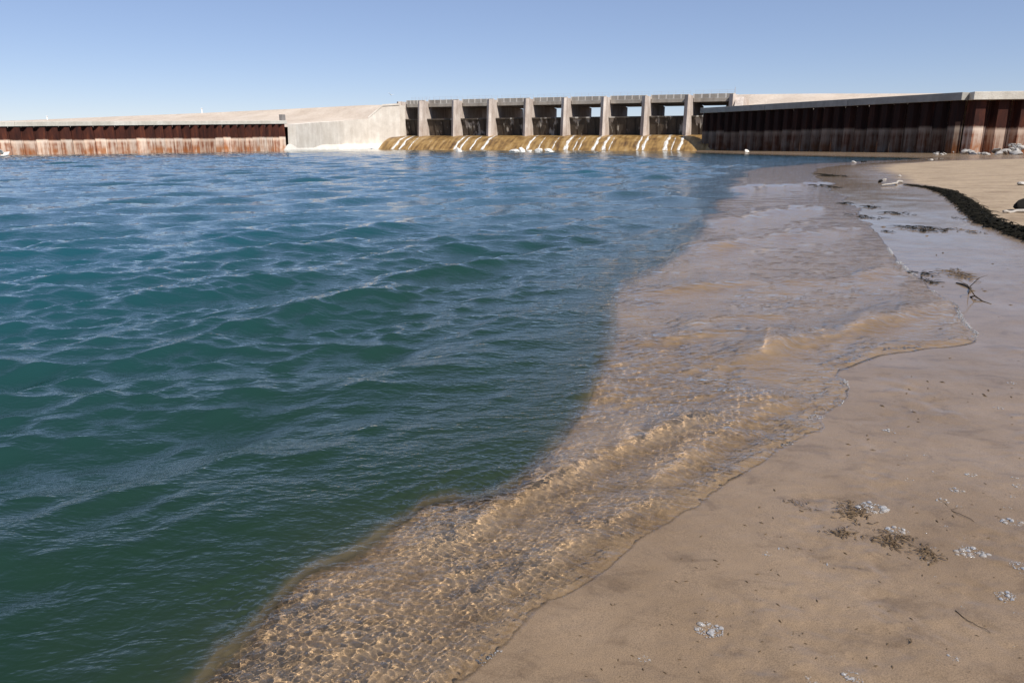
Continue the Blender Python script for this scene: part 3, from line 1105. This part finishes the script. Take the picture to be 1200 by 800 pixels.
def build_rocks():
    grey = plain('grey_rubble', (.20, .18, .16), (.48, .45, .41), 1.5, .9, .6, .05)
    pale = plain('bleached_rock', (.55, .50, .44), (.80, .77, .71), 2, .85, .5, .04)
    rng = random.Random(11)
    ms = [rock_mesh('rubble_rock', 1, .8, .6, 40 + i, grey) for i in range(6)]
    G = 'rubble along the foot of the right wall'
    # heap at the foot of the lit wall
    for i in range(64):
        px = rng.uniform(1092, 1290)
        t = rng.random()
        d = 97.6 - 5.5 * t - (2.5 if px > 1150 else 0) * rng.random()
        ht = max(.0, 1.3 * (1 - t) * min(1, max(.12, (px - 1095) / 70)))
        v = PD(px, 180, d)
        o = link('rubble_rock', ms[i % 6])
        k = rng.uniform(.28, .62) * (1 if px > 1125 else .6)
        o.scale = (k * rng.uniform(.9, 1.7), k, k * rng.uniform(.7, 1.1))
        o.rotation_euler = (rng.uniform(-.6, .6), rng.uniform(-.6, .6), rng.uniform(0, 6.28))
        o.location = (v.x, v.y, ground_z(v.x, v.y) + ht * .75 + .05)
        tag(o, 'angular grey rock in the rubble heap below the sunlit fluted wall', 'rock', G)
    # rocks at the far left
    ml = [rock_mesh('rubble_rock', 1, .8, .6, 70 + i, pale) for i in range(3)]
    for i in range(14):
        px = rng.uniform(-60, 14)
        d = 95 + (px / 18) * 3.2 - 1.4 - rng.uniform(0, 2.2)
        v = PD(px, 180, d)
        o = link('rubble_rock', ml[i % 3])
        k = rng.uniform(.35, .6)
        o.scale = (k * 1.5, k, k * .7)
        o.rotation_euler = (rng.uniform(-.4, .4), rng.uniform(.1, .7), rng.uniform(0, 6.28))
        o.location = (v.x, v.y, rng.uniform(.0, .9) * max(.1, min(1, (14 - px) / 16)))
        tag(o, 'pale rock piled in the water at the foot of the left sheet pile wall', 'rock', 'rocks at the foot of the left wall')
    # white boulders awash before the spillway
    L = [(537, 177.2, 1.0, .55, 'lone small white boulder awash below the second pier'),
         (603, 177.6, 1.7, .5, 'broadest white boulder awash below the fourth gate'),
         (611, 177.6, 1.2, .55, 'white boulder awash just right of the broadest one'),
         (621, 177.8, .8, .35, 'small white boulder awash between two larger ones below the fourth pier'),
         (632, 177.9, 1.3, .42, 'flat white boulder awash below the fifth gate'),
         (643, 178.1, 1.5, .6, 'rightmost big white boulder awash before the spillway'),
         (875, 178.9, .7, .35, 'small white boulder in the water before the dark wall')]
    for i, (px, py, r, h, lab) in enumerate(L):
        v = P(px, py)
        v = PD(px, 178, min(v.y, 132))
        o = link('boulder', rock_mesh('boulder', r * .75, r * .6, h * 1.3, 100 + i, pale))
        o.location = (v.x, v.y, .12)
        tag(o, lab, 'boulder', 'white boulders awash before the spillway')
    # stones on the spit
    pale = plain('grey_white_stone', (.36, .33, .29), (.58, .55, .50), 3, .85, .5, .03)
    dark = plain('wet_dark_stone', (.008, .007, .006), (.022, .020, .018), 5, .9, .5, .02, .08)
    for i, (px, py, r, h, mt, lab) in enumerate([
            (1031, 214, .13, .10, dark, 'small black stone on the sand spit left of the weed line'),
            (1036, 211, .10, .07, pale, 'small white stone right behind a black stone on the spit'),
            (1091, 187.5, .34, .10, pale, 'white stone at the water edge on the far side of the spit'),
            (1000, 190.7, .35, .12, pale, 'small white stone at the left tip of the spit'),
            (1012, 190.3, .3, .1, dark, 'small dark stone at the left tip of the spit'),
            (1054, 212 - 5, .10, .06, pale, 'tiny white pebble on the spit above the driftwood'),
            (1199, 217, .22, .12, pale, 'white stone on the dry sand at the right edge')]):
        v = at_px(px, py)
        o = link('stone', rock_mesh('stone', r, r * .7, h, 130 + i, mt))
        o.location = (v.x, v.y, v.z + h * .4)
        tag(o, lab, 'stone')
    v = at_px(1199, 247)
    o = link('boulder', rock_mesh('boulder', .33, .26, .22, 151, dark, 3, 4))
    o.location = (v.x + .12, v.y, v.z + .08)
    tag(o, 'black boulder half buried in dry sand at the right edge', 'boulder')

def tube(bm, pts, rad, seg=6):
    prev = None
    for i, p in enumerate(pts):
        a = pts[max(i - 1, 0)]; b = pts[min(i + 1, len(pts) - 1)]
        t = (b - a).normalized()
        x = t.cross(Vector((0, 0, 1)))
        if x.length < 1e-3: x = Vector((1, 0, 0))
        x.normalize(); y = x.cross(t)
        r = rad[i]
        ring = [bm.verts.new(p + x * (r * math.cos(6.2832 * k / seg)) + y * (r * math.sin(6.2832 * k / seg))) for k in range(seg)]
        if prev:
            for k in range(seg):
                bm.faces.new((prev[k], prev[(k + 1) % seg], ring[(k + 1) % seg], ring[k]))
        else:
            bm.faces.new(ring[::-1])
        prev = ring
    bm.faces.new(prev)

def driftwood(p0, p1, r0, r1, mat, seed, branches=0):
    rng = random.Random(seed)
    bm = bmesh.new()
    n = 9
    v = p1 - p0
    L = v.length
    side = v.cross(Vector((0, 0, 1))).normalized()
    pts = [p0 + v * (i / n) + side * (L * .05 * math.sin(i * .8 + seed)) + Vector((0, 0, L * .02 * rng.uniform(-1, 1))) for i in range(n + 1)]
    tube(bm, pts, [(r0 + (r1 - r0) * i / n) * rng.uniform(.85, 1.15) for i in range(n + 1)], 8)
    for k in range(branches):
        q = pts[rng.randint(2, n - 1)]
        e = q + side * rng.uniform(-.3, .3) * L + v * rng.uniform(.05, .25) + Vector((0, 0, L * rng.uniform(.02, .15)))
        tube(bm, [q, (q + e) / 2 + Vector((0, 0, L * .03)), e], [r1 * .8, r1 * .6, r1 * .3], 6)
    return bm

def weed_bm(cx, cy, rx, ry, rot, count, length, width, hgt_, seed, zfun):
    """tangle of flat weed blades lying on the ground"""
    rng = random.Random(seed)
    bm = bmesh.new()
    c, s = math.cos(rot), math.sin(rot)
    for _ in range(count):
        u, v = rng.gauss(0, .45), rng.gauss(0, .45)
        x = cx + (u * rx * c - v * ry * s)
        y = cy + (u * rx * s + v * ry * c)
        z = zfun(x, y) + .003
        a = rng.uniform(0, 6.283)
        L = length * rng.uniform(.5, 1.4)
        up = hgt_ * rng.random() ** 2 * max(0, 1 - (u * u + v * v))
        w = width * rng.uniform(.6, 1.5)
        n = 4
        prev = None
        cur = rng.uniform(-1.8, 1.8)
        px_, py_ = x, y
        for i in range(n + 1):
            t = i / n
            h = z + up + hgt_ * .5 * math.sin(t * 3.14) * rng.uniform(.3, 1)
            ww = w * (1 - .6 * t)
            nx, ny = -math.sin(a), math.cos(a)
            row = [bm.verts.new((px_ + nx * ww, py_ + ny * ww, h)), bm.verts.new((px_, py_, h + ww * .7)), bm.verts.new((px_ - nx * ww, py_ - ny * ww, h))]
            if prev:
                bm.faces.new((prev[0], prev[1], row[1], row[0]))
                bm.faces.new((prev[1], prev[2], row[2], row[1]))
            prev = row
            a += cur * .3
            px_ += math.cos(a) * L / n
            py_ += math.sin(a) * L / n
    return bm

def build_weed():
    dark = plain('dark_weed', (.004, .004, .003), (.014, .012, .007), 30, .85, .4, .004, .1)
    brown = plain('brown_weed', (.045, .028, .014), (.15, .095, .045), 40, .6, .4, .004)
    rng = random.Random(5)
    # wrack line
    ln = smooth_line([(at_px(*p).x, at_px(*p).y) for p in WRACK_PX], 3)[::-1]
    seg = np.r_[0, np.cumsum(np.linalg.norm(np.diff(ln, axis=0), axis=1))]
    vals = []
    full = bmesh.new()
    tot = seg[-1]
    tmpl = []
    z0 = {}
    def gz(x, y):
        k = (round(x * 4), round(y * 4))
        if k not in z0:
            z0[k] = ground_z(k[0] / 4, k[1] / 4)
        return z0[k]
    n = 150
    for i in range(n):
        t = i / (n - 1)
        d = t * tot
        x, y = np.interp(d, seg, ln[:, 0]), np.interp(d, seg, ln[:, 1])
        if math.sin(i * 1.7) * math.sin(i * .41 + 2) > .38:
            continue
        wd = (.05 + .085 * min(1, t * 3.0)) * (1 + .45 * math.sin(i * .55) * math.sin(i * .23 + 1))
        b2 = weed_bm(x, y, wd * 1.25, wd, rng.uniform(0, 6), int(10 + 30 * min(1, t * 4)), .22, .022, .09 * min(1, .35 + t * 3), i, gz)
        me = bpy.data.meshes.new('tmp'); b2.to_mesh(me); b2.free()
        full.from_mesh(me); bpy.data.meshes.remove(me)
    o = finish(full, 'seaweed_wrack', dark)
    tag(o, 'long black line of washed up weed curving along the dry sand', 'seaweed', None, 'stuff')
    # separate clumps
    C = [(1085, 269, 24, 4, 0.0, 60, .16, dark, 'widest dark weed clump on wet sand below the black weed line'),
         (1050, 250.5, 16, 2, 0, 26, .16, dark, 'flat dark weed clump left of the black weed line'),
         (1013, 254.5, 11, 2.5, 0, 26, .16, dark, 'dark weed clump at the edge of the thin water sheet'),
         (1042, 272, 4, 1.5, 0, 9, .12, dark, 'small weed scrap left of the widest weed clump'),
         (1058, 266, 6, 2, 0, 10, .12, dark, 'small weed scrap above left of the widest weed clump'),
         (1135, 271, 14, 3, 0, 22, .12, brown, 'sparse brown weed clump right of the widest weed clump'),
         (1120, 256, 3, 1.3, 0, 8, .1, dark, 'tiny dark weed scrap below the middle of the black weed line'),
         (976, 207, 8, 2, 0, 22, .5, dark, 'dark weed clump floating in the far shallow water'),
         (968, 219, 8, 2, 0, 14, .4, dark, 'faint dark weed patch in the far shallow water'),
         (988, 239, 6, 1, 0, 10, .25, dark, 'thin dark weed scrap in the shallows before the spit'),
         (1020, 243, 12, 1.2, 0, 16, .2, dark, 'thin dark weed strip along the edge of the shallows'),
         (1127, 322, 16, 8, -.4, 60, .10, brown, 'golden brown weed clump at the head of a dark twig'),
         (1084, 321, 16, 4, 0, 22, .1, dark, 'dark weed bits left of the golden brown clump'),
         (1088, 329, 8, 3, 0, 14, .1, dark, 'dark weed bits at the tip of the upper swash line'),
         (1000, 600, 22, 14, -.3, 120, .026, brown, 'brown weed tangle on wet sand beside the largest foam patch'),
         (1045, 632, 26, 12, -.25, 110, .026, brown, 'brown weed scraps strewn right of the foreground tangle'),
         (1090, 650, 14, 10, -.25, 50, .026, brown, 'last brown weed scraps at the right end of the strewn line'),
         (940, 592, 16, 9, -.5, 26, .022, brown, 'faint brown weed bits left of the foreground tangle'),
         (985, 625, 22, 5, 0, 44, .026, brown, 'narrow brown weed strip under the foreground tangle'),
         (1067, 752, 5, 3, 0, 5, .016, brown, 'tiny brown weed scrap near the bottom right'),
         (1205, 245, 2, 1, 0, 4, .1, dark, '')]
    for px, py, wx, wy, rot, cnt, L, mt, lab in C:
        if not lab:
            continue
        v = at_px(px, py)
        e = at_px(px + wx, py)
        f = at_px(px, py + wy)
        rx, ry = max((e - v).length, .004), max((f - v).length, .004)
        b = weed_bm(v.x, v.y, rx, ry, rot * .5, cnt, L, L * (.085 if L > .05 else .11), L * (.16 if L > .05 else .2), int(px * 7 + py), lambda x, y, q=v: max(q.z, ground_z(x, y)))
        o = finish(b, 'weed_clump', mt)
        tag(o, lab, 'seaweed', 'weed clumps left on the beach', 'stuff' if py > 500 else None)
    # twigs and driftwood
    twig = plain('wet_twig', (.05, .035, .020), (.11, .08, .05), 20, .6)
    for i, (a, b, r, br, lab) in enumerate([((1122, 332), (1156, 356), .012, 3, 'dark wet twig trailing from the golden brown weed clump'),
                                            ((1098, 585), (1140, 612), .002, 1, 'curved thin twig among the foam flecks at the right'),
                                            ((1118, 716), (1160, 742), .0015, 0, 'thin curved twig near the bottom right corner')]):
        p0, p1 = at_px(*a), at_px(*b)
        p0.z += r; p1.z += r
        o = finish(driftwood(p0, p1, r, r * .5, twig, i + 3, br), 'twig', twig, None, True)
        tag(o, lab, 'twig')
    pale = plain('bleached_driftwood', (.28, .25, .21), (.48, .44, .39), 12, .85, .4, .01)
    p0, p1 = at_px(1174, 250), at_px(1215, 249)
    p0.z += .03; p1.z += .04
    o = finish(driftwood(p0, p1, .03, .04, pale, 2, 0), 'driftwood', pale, None, True)
    tag(o, 'pale driftwood stick lying before the black boulder at the right edge', 'driftwood')
    p0, p1 = at_px(1037, 218.5), at_px(1058, 215)
    p0.z += .03; p1.z += .05
    o = finish(driftwood(p0, p1, .025, .05, pale, 5, 0), 'driftwood', pale, None, True)
    tag(o, 'white driftwood chunk at the left end of the black weed line', 'driftwood')
    # uncountable crumbs of weed and shell over the wet sand
    bm = bmesh.new()
    for i in range(420):
        px, py = rng.uniform(640, 1200), rng.uniform(262, 800)
        v = P(px, py)
        X, Y = np.array([[v.x]]), np.array([[v.y]])
        s, b = shore(X, Y)
        if s[0, 0] < .12:
            continue
        z = float(sand_z(X, Y, s, b)[0, 0])
        L = v.y / FPX * rng.uniform(1.2, 4.2)
        a = rng.uniform(0, 6.28)
        c, q = math.cos(a) * L, math.sin(a) * L
        vs = [bm.verts.new(k) for k in ((v.x - c, v.y - q, z + .001), (v.x - q * .3, v.y + c * .3, z + .002), (v.x + c, v.y + q, z + .001), (v.x + q * .3, v.y - c * .3, z + .002), (v.x, v.y, z + L * .35))]
        for f in ((0, 3, 4), (3, 2, 4), (2, 1, 4), (1, 0, 4)):
            bm.faces.new([vs[j] for j in f])
    o = finish(bm, 'weed_crumbs', brown)
    tag(o, 'scattered tiny brown weed crumbs over the wet sand', None, None, 'stuff')

def foam_material():
    N = NT('foam_bubbles')
    fr = N.n('ShaderNodeFresnel'); fr.inputs['IOR'].default_value = 1.2
    gl = N.n('ShaderNodeBsdfGlossy'); N.set(gl, Roughness=.08)
    tr = N.n('ShaderNodeBsdfTransparent')
    df = N.n('ShaderNodeBsdfDiffuse'); N.set(df, Color=(.80, .78, .75, 1))
    lw = N.n('ShaderNodeLayerWeight'); lw.inputs[0].default_value = .35
    a = N.n('ShaderNodeMixShader'); N.l(N.val(lw.outputs['Facing'], 0, 1, .10, .6), a.inputs[0]); N.l(tr.outputs[0], a.inputs[1]); N.l(df.outputs[0], a.inputs[2])
    b = N.n('ShaderNodeMixShader'); N.l(fr.outputs[0], b.inputs[0]); N.l(a.outputs[0], b.inputs[1]); N.l(gl.outputs[0], b.inputs[2])
    N.l(b.outputs[0], N.out.inputs[0])
    return N.m

def foam_bm(cx, cy, z, rx, ry, n, seed):
    """raft of bubbles: a low clear dome, a ring of small bubbles and a few larger ones"""
    rng = random.Random(seed)
    bm = bmesh.new()
    def bub(x, y, r, hz, sub):
        bmesh.ops.create_icosphere(bm, subdivisions=sub, radius=1, matrix=Matrix.Translation((x, y, z)) @ Matrix.Diagonal((r, r * .92, r * hz, 1)))
    for i in range(n):
        a = rng.uniform(0, 6.283)
        r = rng.gauss(.78, .16) if rng.random() < .6 else math.sqrt(rng.random()) * .8
        big = rng.random() < .10
        rad = min(rx, ry) * (rng.uniform(.13, .28) if big else rng.uniform(.03, .09))
        bub(cx + rx * r * math.cos(a), cy + ry * r * math.sin(a), rad, .6, 2 if big else 1)
    for v in bm.verts:
        v.co.z = max(v.co.z, z - .001)
    return bm

def build_foam():
    fm = foam_material()
    G = 'foam patches on the wet sand'
    big = [(1022, 595, 17, 60, 'largest round foam patch beside the brown weed tangle'),
           (832, 738, 17, 60, 'round foam patch alone on bare sand at the bottom middle'),
           (1178, 698, 13, 40, 'bright foam patch near the right edge with a large bubble'),
           (1000, 793, 13, 34, 'foam patch cut by the bottom edge'),
           (951, 797, 9, 22, 'small foam patch left of the one cut by the bottom edge'),
           (1121, 574, 10, 30, 'foam ring with a glinting bubble above the weed scraps'),
           (1138, 556, 9, 26, 'small foam patch above the glinting foam ring'),
           (1196, 570, 9, 26, 'foam patch at the right edge above the bubble trail'),
           (1186, 612, 13, 30, 'long foam ring at the right edge'),
           (1140, 648, 18, 50, 'loose double foam patch at the end of the weed scraps'),
           (1052, 622, 13, 46, 'foam patch caught in the strewn brown weed'),
           (1196, 663, 11, 30, 'foam patch at the right edge below the long foam ring'),
           (970, 661, 6, 16, 'small bright foam patch below the left of the weed tangle'),
           (1105, 587, 9, 22, 'flat foam streak at the start of the curved twig'),
           (1043, 505, 8, 18, 'flat foam patch on the lavender wet sand'),
           (1118, 771, 7, 16, 'small foam patch near the bottom right'),
           (754, 772, 8, 20, 'pale foam patch left of the lone round one'),
           (898, 649, 6, 14, 'left one of a pair of small foam patches'),
           (916, 643, 5, 12, 'right one of a pair of small foam patches'),
           (1186, 449, 6, 14, 'small foam patch high at the right edge of the wet sand'),
           (1171, 478, 6, 14, 'small foam patch right of the flat foam patches')]
    def place(px, py, w, n, lab, seed):
        v = at_px(px, py)
        e = at_px(px + w, py)
        rx = (e - v).length
        o = finish(foam_bm(v.x, v.y, v.z + .001, rx, rx * .85, int(n * 2.4), seed), 'foam_patch', fm, None, True)
        tag(o, lab, 'foam', G)
    for i, (px, py, w, n, lab) in enumerate(big):
        place(px, py, w, n, lab, i)
    rng = random.Random(21)
    for i in range(44):
        if i < 34:
            px, py = rng.uniform(1060, 1215), rng.uniform(520, 720)
        else:
            px, py = rng.uniform(880, 1200), rng.uniform(430, 790)
        v = P(px, py)
        s, b = shore(np.array([[v.x]]), np.array([[v.y]]))
        if s[0, 0] < .2:
            continue
        place(px, py, rng.uniform(2, 5.5), rng.randint(4, 10), 'tiny cluster of bubbles on the wet brown sand', 100 + i)

def build_froth():
    """thin froth of tiny bubbles left along the swash edge"""
    rs = np.random.default_rng(4)
    ln = S_LINE
    seg = np.r_[0, np.cumsum(np.linalg.norm(np.diff(ln, axis=0), axis=1))]
    px = P(545, 800).y, P(1120, 350).y
    t = rs.uniform(0, 1, 60000) ** 2 * min(seg[-1], 14.0)
    x = np.interp(t, seg, ln[:, 0]) + rs.normal(0, .16, t.size)
    y = np.interp(t, seg, ln[:, 1]) + rs.normal(0, .16, t.size)
    X, Y = x[:, None], y[:, None]
    s, b = shore(X, Y)
    clump = fbm(X * 3.5, Y * 3.5, 3, 7)
    k = ((np.abs(s + .015) < .022) & (clump > .06) & (Y > 1.6) & (Y < 12))[:, 0]
    x, y = x[k][:1500], y[k][:1500]
    z = sand_z(x[:, None], y[:, None], s[k][:1500], b[k][:1500])[:, 0]
    bm = bmesh.new()
    for i in range(len(x)):
        r = (.0010 + .0022 * rs.random() ** 2) * max(1, y[i] * .34)
        bmesh.ops.create_icosphere(bm, subdivisions=1, radius=1, matrix=Matrix.Translation((x[i], y[i], z[i] + .004 + r * .3)) @ Matrix.Diagonal((r * 1.5, r * 1.2, r * .8, 1)))
    o = finish(bm, 'swash_froth', bpy.data.materials['foam_bubbles'], None, True)
    tag(o, 'thin line of tiny froth bubbles along the swash edge', None, None, 'stuff')

def build_small():
    white = plain('white_paint', (.75, .75, .74), (.82, .82, .8), 2, .5)
    for px, y0, y1, d, lab in ((56, 136.5, 143, 277, 'thin white marker post on the embankment crest above the far left wall'),
                               (237, 127.5, 134, 231, 'thin white marker post on the embankment crest above the rusty wall')):
        b, t = PD(px, y1, d), PD(px, y0, d)
        root = empty('marker_post', (b.x, b.y, b.z))
        tag(root, lab, 'post', 'white marker posts on the embankment')
        box('post', -.16, .16, -.16, .16, -.6, t.z - b.z, white, root, .03)
        box('cap', -.26, .26, -.26, .26, t.z - b.z + .003, t.z - b.z + .16, white, root, .03)
    # gull gliding above the abutment
    v = PD(458.5, 111.5, 165)
    bm = bmesh.new()
    pts = [Vector((-.30, 0, -.02)), Vector((-.2, 0, 0)), Vector((0, 0, .02)), Vector((.16, 0, .03)), Vector((.24, 0, .05)), Vector((.32, 0, .03))]
    tube(bm, pts, [.03, .07, .11, .08, .055, .01], 8)
    for sgn in (-1, 1):
        q = [(.10, .05, .05), (-.10, .05, .05), (.16, .35, .22), (-.02, .36, .22), (.02, .72, .30), (-.06, .70, .30)]
        tp = [bm.verts.new((x, y * sgn, z)) for x, y, z in q]
        bt = [bm.verts.new((x, y * sgn, z - .025)) for x, y, z in q]
        for L_ in (tp, bt):
            bm.faces.new((L_[0], L_[1], L_[3], L_[2])); bm.faces.new((L_[2], L_[3], L_[5], L_[4]))
        for a_, b_ in ((0, 2), (2, 4), (1, 3), (3, 5), (4, 5)):
            bm.faces.new((tp[a_], tp[b_], bt[b_], bt[a_]))
    o = finish(bm, 'bird', white)
    o.location = v
    o.rotation_euler = (.2, 0, 2.2)
    tag(o, 'small white bird flying above the left end of the spillway', 'bird')

build_sand()
build_water()
build_embankments()
build_spillway()
build_streaks()
build_walls()
build_abutment()
build_rocks()
build_weed()
build_foam()
build_froth()
build_small()
